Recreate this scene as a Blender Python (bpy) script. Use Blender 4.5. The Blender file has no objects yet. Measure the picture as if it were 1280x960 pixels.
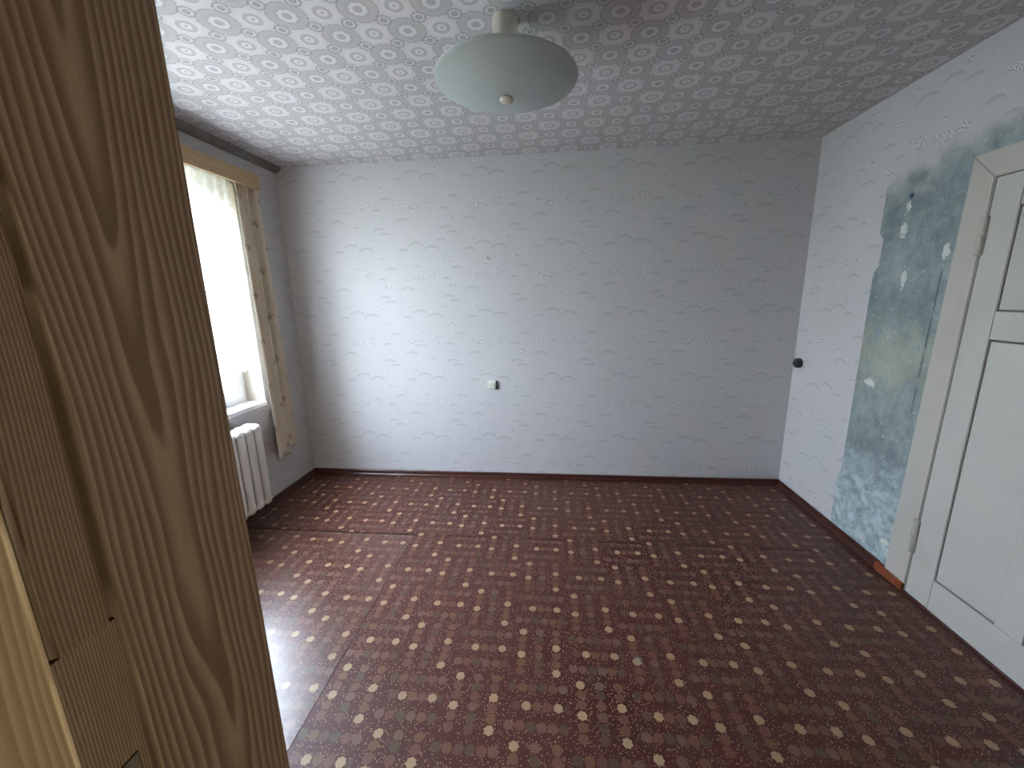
import bpy, bmesh, math, random
from math import sin, cos, pi, sqrt, radians
from mathutils import Vector, Matrix

random.seed(7)
C = bpy.context.scene.collection
sc = bpy.context.scene

# ------------------------------------------------------------------ camera
FPX, YAW, PITCH, ROLL, CAMH = 498.68, -0.104283, -0.210898, -0.020228, 1.48826
cam = bpy.data.cameras.new('camera'); camo = bpy.data.objects.new('camera', cam); C.objects.link(camo)
cam.sensor_fit = 'HORIZONTAL'; cam.sensor_width = 36.0; cam.lens = 36.0 * FPX / 1280.0
cam.clip_start = 0.02
fw = Vector((sin(YAW) * cos(PITCH), cos(YAW) * cos(PITCH), sin(PITCH)))
rt = Vector((cos(YAW), -sin(YAW), 0)); up = rt.cross(fw)
r2 = cos(ROLL) * rt + sin(ROLL) * up; u2 = -sin(ROLL) * rt + cos(ROLL) * up
camo.matrix_world = Matrix(((r2.x, u2.x, -fw.x, 0), (r2.y, u2.y, -fw.y, 0), (r2.z, u2.z, -fw.z, CAMH), (0, 0, 0, 1)))
sc.camera = camo

# ------------------------------------------------------------------ world: overcast daylight sky
SKY = 15.0
w = bpy.data.worlds.new('sky'); sc.world = w; w.use_nodes = True
nt = w.node_tree; nt.nodes.clear()
tc = nt.nodes.new('ShaderNodeTexCoord'); sx = nt.nodes.new('ShaderNodeSeparateXYZ')
cr = nt.nodes.new('ShaderNodeValToRGB'); bg = nt.nodes.new('ShaderNodeBackground'); wo = nt.nodes.new('ShaderNodeOutputWorld')
nt.links.new(tc.outputs['Generated'], sx.inputs[0]); nt.links.new(sx.outputs['Z'], cr.inputs[0])
cr.color_ramp.elements[0].position = 0.0; cr.color_ramp.elements[0].color = (0.46, 0.485, 0.52, 1)
cr.color_ramp.elements[1].position = 0.9; cr.color_ramp.elements[1].color = (0.93, 1.07, 1.38, 1)
nt.links.new(cr.outputs[0], bg.inputs[0]); bg.inputs[1].default_value = SKY
nt.links.new(bg.outputs[0], wo.inputs[0])

# added area light for the hallway behind the camera, its source unseen
hl = bpy.data.lights.new('hall_fill_light', 'AREA'); hl.shape = 'SQUARE'; hl.size = 0.7; hl.energy = 10.0; hl.color = (1.0, 0.86, 0.66)
ho = bpy.data.objects.new('hall_fill_light', hl); C.objects.link(ho); ho.location = (1.38, -0.8, 1.0); ho.rotation_euler = Vector((-1, 0.35, 0)).to_track_quat('-Z', 'Y').to_euler()

sc.view_settings.view_transform = 'Standard'; sc.view_settings.look = 'None'
sc.view_settings.gamma = 1.0; sc.view_settings.use_curve_mapping = False
sc.view_settings.exposure = 1.95
sc.cycles.max_bounces = 12; sc.cycles.diffuse_bounces = 7; sc.cycles.transparent_max_bounces = 16
sc.cycles.caustics_reflective = False

XL, XR, YB, ZC = -2.115, 1.785, 3.134, 2.5
YF = 0.40            # inner face of the front (doorway) wall
YH = 0.225           # hall side of it
JX = -0.38           # left reveal of the doorway
JR = 0.60

# ------------------------------------------------------------------ node expression helper
class M:
    """a material with chainable math on sockets"""
    def __init__(s, name, rough=0.6, spec=0.3):
        s.m = bpy.data.materials.new(name); s.m.use_nodes = True
        s.t = s.m.node_tree; s.t.nodes.clear()
        s.out = s.t.nodes.new('ShaderNodeOutputMaterial'); s.b = s.t.nodes.new('ShaderNodeBsdfPrincipled')
        s.t.links.new(s.b.outputs[0], s.out.inputs[0])
        s.b.inputs['Roughness'].default_value = rough; s.b.inputs['Specular IOR Level'].default_value = spec
    def n(s, typ, **kw):
        n = s.t.nodes.new(typ)
        for k, v in kw.items(): setattr(n, k, v)
        return n
    def put(s, sock, v):
        if isinstance(v, V): s.t.links.new(v.s, sock)
        elif isinstance(v, (tuple, list)):
            sock.default_value = tuple(v) + ((1.0,) if len(sock.default_value) == 4 and len(v) == 3 else ())
        else: sock.default_value = v
    def math(s, op, *a, clamp=False):
        n = s.n('ShaderNodeMath', operation=op, use_clamp=clamp)
        for i, v in enumerate(a): s.put(n.inputs[i], v)
        return V(s, n.outputs[0])
    def pos(s):
        g = s.n('ShaderNodeNewGeometry'); x = s.n('ShaderNodeSeparateXYZ'); s.t.links.new(g.outputs['Position'], x.inputs[0])
        return V(s, x.outputs[0]), V(s, x.outputs[1]), V(s, x.outputs[2])
    def obj(s):
        g = s.n('ShaderNodeTexCoord'); x = s.n('ShaderNodeSeparateXYZ'); s.t.links.new(g.outputs['Object'], x.inputs[0])
        return V(s, x.outputs[0]), V(s, x.outputs[1]), V(s, x.outputs[2])
    def vec(s, x, y, z=0.0):
        n = s.n('ShaderNodeCombineXYZ')
        for i, v in enumerate((x, y, z)): s.put(n.inputs[i], v)
        return V(s, n.outputs[0])
    def noise(s, vec, scale, detail=2.0, rough=0.5, dist=0.0, color=False):
        n = s.n('ShaderNodeTexNoise'); s.put(n.inputs['Vector'], vec); n.inputs['Scale'].default_value = scale
        n.inputs['Detail'].default_value = detail; n.inputs['Roughness'].default_value = rough; n.inputs['Distortion'].default_value = dist
        return V(s, n.outputs[1 if color else 0])
    def voro(s, vec, scale, feature='F1', rnd=1.0):
        n = s.n('ShaderNodeTexVoronoi', feature=feature); s.put(n.inputs['Vector'], vec); n.inputs['Scale'].default_value = scale
        n.inputs['Randomness'].default_value = rnd
        x = s.n('ShaderNodeSeparateColor'); s.t.links.new(n.outputs['Color'], x.inputs[0])
        return V(s, n.outputs['Distance']), V(s, x.outputs[0])
    def mix(s, f, a, b, mode='MIX'):
        n = s.n('ShaderNodeMix', data_type='RGBA', blend_type=mode)
        s.put(n.inputs[0], f); s.put(n.inputs[6], a); s.put(n.inputs[7], b)
        return V(s, n.outputs[2])
    def ramp(s, f, stops, interp='LINEAR'):
        n = s.n('ShaderNodeValToRGB'); s.put(n.inputs[0], f); c = n.color_ramp; c.interpolation = interp
        while len(c.elements) < len(stops): c.elements.new(1.0)
        for e, (p, col) in zip(c.elements, stops): e.position = p; e.color = tuple(col) + (1.0,)
        return V(s, n.outputs[0])
    def step(s, x, lo, hi):
        n = s.n('ShaderNodeMapRange', interpolation_type='SMOOTHSTEP'); s.put(n.inputs[0], x)
        n.inputs[1].default_value = lo; n.inputs[2].default_value = hi; n.inputs[3].default_value = 0; n.inputs[4].default_value = 1
        return V(s, n.outputs[0])
    def wrap(s, x, h): return s.math('WRAP', x, h, -h)
    def bump(s, h, strength=0.3, dist=0.002):
        n = s.n('ShaderNodeBump'); s.put(n.inputs['Height'], h); n.inputs['Strength'].default_value = strength; n.inputs['Distance'].default_value = dist
        s.t.links.new(n.outputs[0], s.b.inputs['Normal'])
    def color(s, c): s.put(s.b.inputs['Base Color'], c)

class V:
    def __init__(s, m, sock): s.m = m; s.s = sock
    def __add__(s, o): return s.m.math('ADD', s, o)
    __radd__ = __add__
    def __sub__(s, o): return s.m.math('SUBTRACT', s, o)
    def __rsub__(s, o): return s.m.math('SUBTRACT', o, s)
    def __mul__(s, o): return s.m.math('MULTIPLY', s, o)
    __rmul__ = __mul__
    def __truediv__(s, o): return s.m.math('DIVIDE', s, o)
    def sq(s): return s.m.math('MULTIPLY', s, s)
    def abs(s): return s.m.math('ABSOLUTE', s)
    def sqrt(s): return s.m.math('SQRT', s)
    def sin(s): return s.m.math('SINE', s)
    def floor(s): return s.m.math('FLOOR', s)
    def fract(s): return s.m.math('FRACT', s)
    def clamp(s): return s.m.math('ADD', s, 0.0, clamp=True)
    def gt(s, o): return s.m.math('GREATER_THAN', s, o)
    def lt(s, o): return s.m.math('LESS_THAN', s, o)
    def max(s, o): return s.m.math('MAXIMUM', s, o)
    def min(s, o): return s.m.math('MINIMUM', s, o)

# ------------------------------------------------------------------ materials
def plain(name, col, rough=0.6, spec=0.3, var=0.08, scale=14.0, bump=0.0):
    m = M(name, rough, spec); x, y, z = m.pos(); v = m.vec(x, y, z)
    n = m.noise(v, scale, 4, 0.6)
    m.color(m.mix(n, tuple(c * (1 - var) for c in col), tuple(min(1, c * (1 + var)) for c in col)))
    if bump: m.bump(m.noise(v, scale * 8, 3), bump, 0.002)
    return m.m

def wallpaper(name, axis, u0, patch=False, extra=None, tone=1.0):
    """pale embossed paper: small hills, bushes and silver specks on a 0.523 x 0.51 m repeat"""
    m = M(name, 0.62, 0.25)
    x, y, z = m.pos(); u = {'x': x, 'y': y}[axis] - u0; v = z - 2.202
    P, Q = 0.523 / 2, 0.51 / 2
    uv = m.vec(u, v, 0.0)
    wob = (m.noise(uv, 30, 2) - 0.5) * 0.012
    hills = None
    for (cu, cv, hw, h) in [(-.204, -.118, .057, .022), (.130, -.176, .050, .017), (.178, -.208, .045, .011), (-.112, -.298, .062, .026),
                            (.010, -.330, .072, .030), (.198, -.466, .042, .010), (-.215, -.330, .040, .010), (.12, -.035, .035, .010)]:
        dx = m.wrap(u - cu, P); dy = m.wrap(v - cv, Q)
        top = (1.0 - (dx * (1 / hw)).sq()) * h
        d = top - dy + wob * 0.5
        sh = m.math('MULTIPLY_ADD', d, -1 / 0.022, 1.0, clamp=True) * m.step(d, 0.0, 0.006) * m.step(top, 0.0, h * 0.35)
        hills = sh if hills is None else hills.max(sh)
    spk = None
    for (cu, cv, a, b) in [(0, 0, .030, .032), (.012, -.035, .03, .012), (-.13, -.030, .085, .030), (-.215, -.018, .022, .022), (.163, -.100, .042, .022),
                           (-.053, -.160, .042, .010), (-.180, -.250, .032, .020), (.084, -.258, .040, .014), (.141, -.388, .045, .017), (-.1, .055, .03, .01), (.05, .01, .03, .012)]:
        dx = m.wrap(u - cu, P) * (1 / a); dy = m.wrap(v - cv, Q) * (1 / b)
        e = 1.0 - (dx.sq() + dy.sq())
        e = m.math('MULTIPLY', e, 2.4, clamp=True)
        spk = e if spk is None else spk.max(e)
    g = m.noise(m.vec(u, v * 0.8, 0.0), 165, 3, 0.7)
    light = m.step(g, 0.53, 0.60) * spk; dark = m.step(g, 0.485, 0.42) * spk
    big = m.noise(m.vec(x, y, z), 1.6, 4)
    fib = m.noise(m.vec(u * 8.0, v * 0.6, 0.0), 60, 2)
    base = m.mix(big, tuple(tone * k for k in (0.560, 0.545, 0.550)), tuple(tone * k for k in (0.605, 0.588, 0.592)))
    base = m.mix(fib * 0.22, base, (0.47, 0.49, 0.51))
    base = m.mix(hills * 0.55, base, (0.255, 0.262, 0.268))
    base = m.mix(dark * 0.9, base, (0.21, 0.215, 0.22))
    base = m.mix(light * 0.9, base, (0.92, 0.92, 0.92))
    # joints between the lengths of paper
    ju = m.wrap(u + 0.27, P).abs()
    base = m.mix(m.step(ju, 0.0028, 0.0008) * 0.16, base, (0.3, 0.31, 0.32))
    hgt = g * spk * 0.6 + fib * 0.25 + hills * -0.25 + m.step(ju, 0.004, 0.0) * 0.3
    blis = m.noise(m.vec(u, v * 0.6, 0.0), 5.5, 3)
    blis = m.step(blis, 0.52, 0.72)
    hgt = hgt + blis * m.noise(m.vec(u * 1.0, v * 0.45, 3.0), 16, 3) * 1.5
    rough = None
    if patch:     # the scraped strip beside the door: old blue-green distemper
        edge = (m.noise(m.vec(y, z, 5.0), 26, 3) - 0.5)
        yl = 2.505 + m.step(z, 0.42, 0.36) * 0.022 + m.step(z, 1.60, 1.62) * m.step(z, 1.80, 1.76) * -0.03
        inside = m.step((yl - y) + edge * 0.006, -0.002, 0.002)
        topn = (m.noise(m.vec(y, z, 1.0), 7, 4) - 0.5) * 0.40
        topz = 2.0 + (2.45 - y).max(0.0) * 0.25
        tfade = m.step((topz - z) + topn * 0.9, -0.10, 0.08)
        inside = inside * tfade * z.gt(0.02)
        pv = m.vec(y, z * 0.8, 0.0)
        n1 = m.noise(pv, 5.0, 6, 0.62); n2 = m.noise(m.vec(y, z, 9.0), 14, 6, 0.7); n3 = m.noise(m.vec(y * 2.5, z * 0.7, 4.0), 11, 5, 0.7)
        teal = m.ramp(n1 * 0.5 + n3 * 0.25 + n2 * 0.25, [(0.34, (0.150, 0.185, 0.200)), (0.46, (0.215, 0.265, 0.270)), (0.54, (0.290, 0.345, 0.348)), (0.66, (0.40, 0.455, 0.455))])
        lowc = m.ramp(n2, [(0.34, (0.20, 0.265, 0.285)), (0.48, (0.34, 0.425, 0.445)), (0.60, (0.52, 0.60, 0.61))])
        low = m.step(z + (n1 - 0.5) * 0.5, 0.60, 0.40)
        pc = m.mix(low, teal, lowc)
        # ochre bloom at about waist to chest height
        och = m.step((z - 1.15).abs() + (n2 - 0.5) * 1.0, 0.26, 0.02)
        pc = m.mix(och * n1 * 0.75, pc, (0.50, 0.50, 0.34))
        blu = m.step(n3, 0.56, 0.64) * m.step(z, 0.9, 1.2) * m.step(z, 1.65, 1.5)
        pc = m.mix(blu * 0.6, pc, (0.18, 0.25, 0.38))
        fl = m.step(m.noise(m.vec(y, z, 2.0), 34, 5, 0.75), 0.60, 0.66)
        pc = m.mix(fl * 0.65, pc, (0.66, 0.70, 0.68))
        fd = m.step(m.noise(m.vec(y, z, 7.0), 60, 4, 0.75), 0.64, 0.70)
        pc = m.mix(fd * 0.5, pc, (0.14, 0.19, 0.21))
        # dark slit where a cable was chased in
        sl = m.step(((y - 2.105) + (z - 1.25) * 0.02).abs() + (n2 - 0.5) * 0.006, 0.008, 0.004) * m.step(z, 0.78, 1.0) * m.step(z, 1.60, 1.56) * m.step(m.noise(m.vec(z * 9, 0.0, 1.0), 1.0, 2), 0.36, 0.52)
        pc = m.mix(sl * 0.75, pc, (0.09, 0.12, 0.16))
        # plaster chips
        for (cy, cz, a, b) in [(2.345, 1.905, .016, .026), (2.352, 1.79, .026, .042), (2.30, 1.55, .020, .055), (2.095, 1.66, .022, .045), (2.505, 1.60, .012, .03), (2.40, 0.98, .04, .03), (2.12, .16, .03, .02)]:
            e = 1.0 - (((y - cy) * (1 / a)).sq() + ((z - cz) * (1 / b)).sq()) + (m.noise(m.vec(y, z, 3.0), 38, 4, 0.7) - 0.5) * 5.0
            pc = m.mix(m.step(e, 0.25, 0.4), pc, (0.66, 0.68, 0.62))
        # damp scuffing low beside the strip
        base = m.mix(inside, base, pc)
        hgt = hgt * (1.0 - inside) + inside * (n2 * 1.0 - 0.8 + fl * 0.4)
    if extra: base = extra(m, base, x, y, z)
    m.color(base); m.bump(hgt, 0.5, 0.0022)
    return m.m

def ceiling_paper():
    m = M('ceiling_paper', 0.75, 0.2); x, y, z = m.pos()
    X = (x + 0.8225) * (1 / 0.1331); Y = (y - 1.5975) * (1 / 0.1352)
    a = (X + Y) * 0.5; b = (X - Y) * 0.5
    def star(sh):
        da = m.wrap(a - sh, 0.5); db = m.wrap(b - sh, 0.5)
        dx = da + db; dy = da - db
        r = (dx.sq() + dy.sq()).sqrt(); th = m.math('ARCTAN2', dy, dx)
        return r, th
    wb = (m.noise(m.vec(X, Y, 0.0), 3.0, 2) - 0.5) * 0.03
    rl, tl = star(0.0); rd, td = star(0.5)
    rl = rl + wb; rd = rd + wb
    hl_ = (tl * 44).sin() * 0.5 + 0.5; hd_ = (td * 48).sin() * 0.5 + 0.5
    LIGHT, DARK, LINE = (0.620, 0.592, 0.596), (0.410, 0.388, 0.392), (0.30, 0.285, 0.295)
    # light stars fill what the dark discs leave
    c = m.mix(hl_ * m.step(rl, 0.26, 0.5) * 0.45, LIGHT, DARK)
    ring = m.step(rl, 0.125, 0.155) * m.step(rl, 0.275, 0.235)
    c = m.mix(ring * 0.85, c, DARK)
    c = m.mix(m.step(rl, 0.045, 0.03), c, LINE)
    # dark discs, edge scalloped
    rde = rd + (td * 16).sin() * 0.008
    disc = m.step(rde, 0.550, 0.535)
    dc = m.mix(hd_ * m.step(rd, 0.24, 0.4) * 0.45, DARK, LIGHT)
    dc = m.mix(m.step(rd, 0.115, 0.14) * m.step(rd + (td * 8).sin() * 0.012, 0.26, 0.23), dc, (0.62, 0.60, 0.605))
    dc = m.mix(m.step(rd, 0.505, 0.535), dc, LINE)
    c = m.mix(disc, c, dc)
    # small octagonal rosettes where four motifs meet
    cx = m.wrap(X - 0.5, 0.5); cy = m.wrap(Y - 0.5, 0.5)
    ax, ay = cx.abs(), cy.abs()
    ro = ax.max(ay).max((ax + ay) * 0.7071)
    oct_ = m.step(ro, 0.215, 0.205)
    oc = m.mix(m.step(ro, 0.17, 0.195), (0.45, 0.432, 0.436), LINE)
    oc = m.mix(m.step(ro, 0.085, 0.10) * m.step(ro, 0.15, 0.135), oc, (0.56, 0.54, 0.545))
    oc = m.mix(m.step(ro, 0.035, 0.045) * m.step(ro, 0.085, 0.075), oc, LINE)
    c = m.mix(oct_, c, oc)
    n = m.noise(m.vec(x, y, z), 2.2, 4)
    c = m.mix(m.step(n, 0.45, 0.75) * 0.16, c, (0.40, 0.38, 0.38))
    m.color(c); m.bump(m.noise(m.vec(x, y, 0.0), 40, 3) * 0.6 + disc * 0.15, 0.35, 0.0015)
    return m.m

def lino(name, rough, spec, coat):
    m = M(name, rough, spec); x, y, z = m.pos()
    B = 0.2395
    U = (x + 0.057) * (1 / B) + 0.5; W = (y - 1.202) * (1 / B) + 0.5
    iu, iw = U.floor(), W.floor()
    par = m.math('PINGPONG', iu + iw, 1.0)          # 0: rows, 1: columns
    lu = (U - iu - 0.5) * B; lw = (W - iw - 0.5) * B
    # in a column block swap the axes
    A = lu + par * (lw * -1.0 - lu)                    # along the string of blobs
    T = lw + par * (lu * -1.0 - lw)                    # across the three strings: + is first
    rows = []
    TA = (0.115, 0.058, 0.042); PK = (0.160, 0.067, 0.045); GR = (0.084, 0.059, 0.032); OC = (0.165, 0.080, 0.040); CR = (0.40, 0.275, 0.155); DB = (0.085, 0.044, 0.030); LT = (0.160, 0.092, 0.064)
    Hc = [[GR, OC, TA, GR, PK, LT], [TA, CR, OC, PK, CR, DB], [LT, PK, GR, LT, OC, GR]]
    Vc = [[CR, OC, PK, CR, OC, PK], [LT, GR, PK, LT, GR, TA], [OC, PK, CR, PK, OC, CR]]
    S = 0.0395
    ri = m.math('MULTIPLY_ADD', T, -1 / 0.0735, 1.5).floor()
    ri = ri.max(0.0).min(2.0)
    mid = ((ri - 1.0).abs().lt(0.5)) * (1.0 - par)
    f = A * (1 / S) + 3.0 + mid * -0.5
    ci = f.floor().max(0.0).min(5.0)
    fa = (f - ci - 0.5) * S
    ft = T + (ri - 1.0) * 0.0735
    wv = m.vec(ci * 3.1 + iu * 7.7, ri * 5.3 + iw * 3.3, 0.0)
    jit = m.noise(wv, 1.7, 0, color=False) - 0.5
    idx = (ri * 6.0 + ci + 0.5) * (1 / 18.0)
    def tab(t):
        st = [(k / 18.0, t[k // 6][k % 6]) for k in range(18)]
        return m.ramp(idx, st, 'CONSTANT')
    col = m.mix(par, tab(Hc), tab(Vc))
    sepc = m.n('ShaderNodeSeparateColor'); m.t.links.new(col.s, sepc.inputs[0])
    cream = V(m, sepc.outputs[0]).gt(0.3)
    dx = fa + jit * 0.003; dy = ft + jit * 0.004
    r = (dx.sq() + dy.sq()).sqrt(); th = m.math('ARCTAN2', dy, dx)
    edge = m.noise(m.vec(x, y, 0.0), 90, 2) - 0.5
    R = (th * 7 + jit * 20).sin() * 0.0011 * (cream * 0.9 + 0.35) + 0.0180 + edge * 0.006 + cream * -0.0008
    blob = m.step(R - r, -0.0006, 0.0010)
    val = m.noise(m.vec(x, y, 0.0), 700, 1)
    base = m.mix(m.noise(m.vec(x, y, 0.0), 9, 3), (0.054, 0.0120, 0.0085), (0.076, 0.0170, 0.0120))
    d, rc = m.voro(m.vec(x, y, 0.0), 128, rnd=0.9)
    dots = m.step(d + rc * 0.14, 0.36, 0.26)
    base = m.mix(dots * (rc * 0.45 + 0.52), base, (0.50, 0.32, 0.20))
    bl = m.mix(val * 0.3, col, (0.05, 0.02, 0.015))
    c = m.mix(blob * (cream * 0.08 + 0.88), base, bl)
    # scuffs, a pale stain and a darker burn
    wear = m.noise(m.vec(x, y, 0.0), 3.0, 6, 0.65)
    c = m.mix(m.step(wear, 0.52, 0.80) * 0.25, c, (0.13, 0.070, 0.050))
    st = 1.0 - (((x - 0.357) * 50).sq() + ((y - 1.429) * 42).sq())
    c = m.mix(m.step(st + edge * 2, 0.1, 0.5) * 0.55, c, (0.27, 0.25, 0.23))
    s2 = 1.0 - (((x - 1.081) * 45).sq() + ((y - 2.562) * 32).sq())
    c = m.mix(m.step(s2 + edge * 2, 0.1, 0.5) * 0.8, c, (0.03, 0.02, 0.016))
    m.color(c)
    m.put(m.b.inputs['Roughness'], m.math('MULTIPLY_ADD', wear, 0.16, rough - 0.09))
    m.b.inputs['Coat Weight'].default_value = coat; m.b.inputs['Coat Roughness'].default_value = 0.20
    m.bump(m.noise(m.vec(x, y, 0.0), 5, 3) * 3.0 + m.noise(m.vec(x, y, 0.0), 160, 2) * 0.15 + blob * -0.05, 0.35, 0.0022)
    return m.m

def grain(name, ax, seed, dark, light, hc=0.0, K=1300.0, sc_=1.0, rough=0.5):
    """flat-sawn grained wood: stacked arches about the line h = hc, straight close lines to the sides"""
    m = M(name, rough, 0.35); x, y, z = m.pos(); h = {'x': x, 'y': y, 'z': z}[ax]
    if ax == 'z': z = y
    drift = (m.noise(m.vec(z * 1.1, seed, 0.0), 1.0, 2) - 0.5) * 0.055
    wob = m.noise(m.vec(h * 9.0 * sc_, z * 1.5 * sc_, seed), 1.0, 2.5, 0.5)
    fine = m.noise(m.vec(h * 70, z * 7.0, seed), 1.0, 2)
    hh = h - hc + drift
    par = (hh.sq() + 0.0002).sqrt()
    val = hh.sq() * (K * 0.45) + par * (K * 0.042) + z * -3.0 * sc_ + wob * 6.6 + fine * 0.30
    f = val.fract()
    tri = m.step(f, 0.0, 0.70) * m.step(f, 1.0, 0.86)
    c = m.mix(tri, light, dark)
    str_ = m.noise(m.vec(h * 420, z * 16, seed), 1.0, 3, 0.7)
    c = m.mix(m.step(str_, 0.40, 0.7) * 0.25, c, tuple(d * 0.8 for d in dark))
    dirt = m.noise(m.vec(x * 5, y * 5, z * 1.5), 1.0, 4)
    c = m.mix(m.step(dirt, 0.5, 0.75) * 0.25, c, tuple(d * 0.7 for d in dark))
    m.color(c); m.bump(str_ * 0.6 + tri * -0.3, 0.30, 0.0010)
    return m.m

def paint_white(name, col, rough=0.42, dirt=0.25):
    m = M(name, rough, 0.4); x, y, z = m.pos(); v = m.vec(x, y, z)
    n = m.noise(v, 5, 5, 0.6); s = m.noise(m.vec(x * 3, y * 3, z * 0.6), 26, 3)
    c = m.mix(m.step(n, 0.45, 0.8) * dirt, col, tuple(k * 0.72 for k in col))
    sp = m.step(m.noise(v, 60, 2), 0.735, 0.76)
    c = m.mix(sp * 0.7, c, (0.16, 0.13, 0.10))
    rub = m.step(m.noise(m.vec(x, y, z * 0.7), 3.2, 2), 0.62, 0.74)
    c = m.mix(rub * 0.12, c, (0.45, 0.28, 0.2))
    m.color(c); m.bump(s, 0.25, 0.0012)
    return m.m

def curtain_fabric():
    m = M('curtain_fabric', 0.85, 0.1); tcn = m.n('ShaderNodeUVMap'); x = m.n('ShaderNodeSeparateXYZ')
    m.t.links.new(tcn.outputs[0], x.inputs[0]); u = V(m, x.outputs[0]); v = V(m, x.outputs[1])
    uv = m.vec(u, v, 0.0)
    wv = m.noise(m.vec(u * 1.0, v, 0.0), 420, 1)
    c = m.mix(wv, (0.54, 0.475, 0.385), (0.64, 0.575, 0.475))
    # sprigs: clumps of leaves in a staggered repeat
    row = (v * (1 / 0.16)).floor(); off = m.math('PINGPONG', row, 1.0) * 0.5
    du = ((u * (1 / 0.17) + off).fract() - 0.5) * 0.17; dv = ((v * (1 / 0.16)).fract() - 0.5) * 0.16
    r = (du.sq() + dv.sq()).sqrt(); th = m.math('ARCTAN2', dv, du)
    leaf = (th * 2.5 + r * 60).sin().abs() * 0.026
    mk = m.step(leaf - r, -0.001, 0.002) * m.step(m.noise(uv, 130, 2), 0.36, 0.44)
    c = m.mix(mk * 0.75, c, (0.23, 0.15, 0.085))
    tw = m.step(m.noise(m.vec(u, v, 3.0), 36, 3), 0.63, 0.67)
    c = m.mix(tw * 0.35, c, (0.34, 0.27, 0.17))
    m.color(c); m.bump(wv, 0.2, 0.001)
    tr = m.n('ShaderNodeBsdfTranslucent'); m.put(tr.inputs[0], c); mx = m.n('ShaderNodeMixShader'); mx.inputs[0].default_value = 0.12
    m.t.links.new(m.b.outputs[0], mx.inputs[1]); m.t.links.new(tr.outputs[0], mx.inputs[2]); m.t.links.new(mx.outputs[0], m.out.inputs[0])
    return m.m

def net_fabric():
    m = M('net_lace', 0.9, 0.1); tcn = m.n('ShaderNodeUVMap'); x = m.n('ShaderNodeSeparateXYZ')
    m.t.links.new(tcn.outputs[0], x.inputs[0]); u = V(m, x.outputs[0]); v = V(m, x.outputs[1])
    m.color((0.90, 0.90, 0.90))
    d, rc = m.voro(m.vec(u, v, 0.0), 26, rnd=1.0)
    lace = m.step(d + (m.noise(m.vec(u, v, 0.0), 60, 2) - 0.5) * 0.3, 0.50, 0.38)
    lowband = m.step(v, 0.62, 0.10)                    # v = height above the hem
    op = 0.50 + lace * (lowband * 0.30 + 0.06) + m.step(v, 0.03, 0.02) * 0.4
    tr = m.n('ShaderNodeBsdfTranslucent'); tr.inputs[0].default_value = (0.94, 0.94, 0.95, 1)
    mx = m.n('ShaderNodeMixShader'); mx.inputs[0].default_value = 0.72
    m.t.links.new(m.b.outputs[0], mx.inputs[1]); m.t.links.new(tr.outputs[0], mx.inputs[2])
    tp = m.n('ShaderNodeBsdfTransparent'); m2 = m.n('ShaderNodeMixShader'); m.put(m2.inputs[0], op)
    m.t.links.new(tp.outputs[0], m2.inputs[1]); m.t.links.new(mx.outputs[0], m2.inputs[2]); m.t.links.new(m2.outputs[0], m.out.inputs[0])
    return m.m

def glass_clear():
    m = M('window_glass'); g = m.n('ShaderNodeBsdfGlossy'); g.inputs['Roughness'].default_value = 0.02
    t = m.n('ShaderNodeBsdfTransparent'); t.inputs[0].default_value = (0.93, 0.95, 0.94, 1); fr = m.n('ShaderNodeFresnel'); fr.inputs[0].default_value = 1.45
    mx = m.n('ShaderNodeMixShader'); geo = m.n('ShaderNodeNewGeometry'); m.put(mx.inputs[0], V(m, fr.outputs[0]) * (1.0 - V(m, geo.outputs['Backfacing']))); m.t.links.new(t.outputs[0], mx.inputs[1]); m.t.links.new(g.outputs[0], mx.inputs[2])
    m.t.links.new(mx.outputs[0], m.out.inputs[0]); return m.m

def shade_glass():
    m = M('frosted_lamp_glass', 0.32, 0.5)
    ox, oy, oz = m.obj(); r = (ox.sq() + oy.sq()).sqrt(); th = m.math('ARCTAN2', oy, ox)
    n = m.noise(m.vec(ox, oy, oz), 85, 3)
    c = m.mix(n, (0.47, 0.505, 0.490), (0.54, 0.57, 0.555))
    # pressed flower with fine rays in the centre
    fe = m.step(r + (th * 6).sin() * 0.012, 0.085, 0.06) * m.step(r, 0.02, 0.035)
    ray = (th * 60 + r * 30).sin() * 0.5 + 0.5
    c = m.mix(fe * ray * 0.18, c, (0.28, 0.32, 0.32))
    m.color(c); m.bump(n * 0.5 + ray * m.step(r, 0.26, 0.05) * 0.35 + fe * 0.5, 0.3, 0.0015)
    tr = m.n('ShaderNodeBsdfTranslucent'); tr.inputs[0].default_value = (0.80, 0.86, 0.84, 1); mx = m.n('ShaderNodeMixShader'); mx.inputs[0].default_value = 0.35
    m.t.links.new(m.b.outputs[0], mx.inputs[1]); m.t.links.new(tr.outputs[0], mx.inputs[2]); m.t.links.new(mx.outputs[0], m.out.inputs[0])
    return m.m

def dark_cove():
    m = M('dark_cove', 0.8, 0.2); x, y, z = m.pos(); n = m.noise(m.vec(x, y, z), 22, 4)
    m.color(m.mix(n, (0.13, 0.118, 0.112), (0.25, 0.23, 0.225))); m.bump(n, 0.4, 0.002); return m.m

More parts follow.
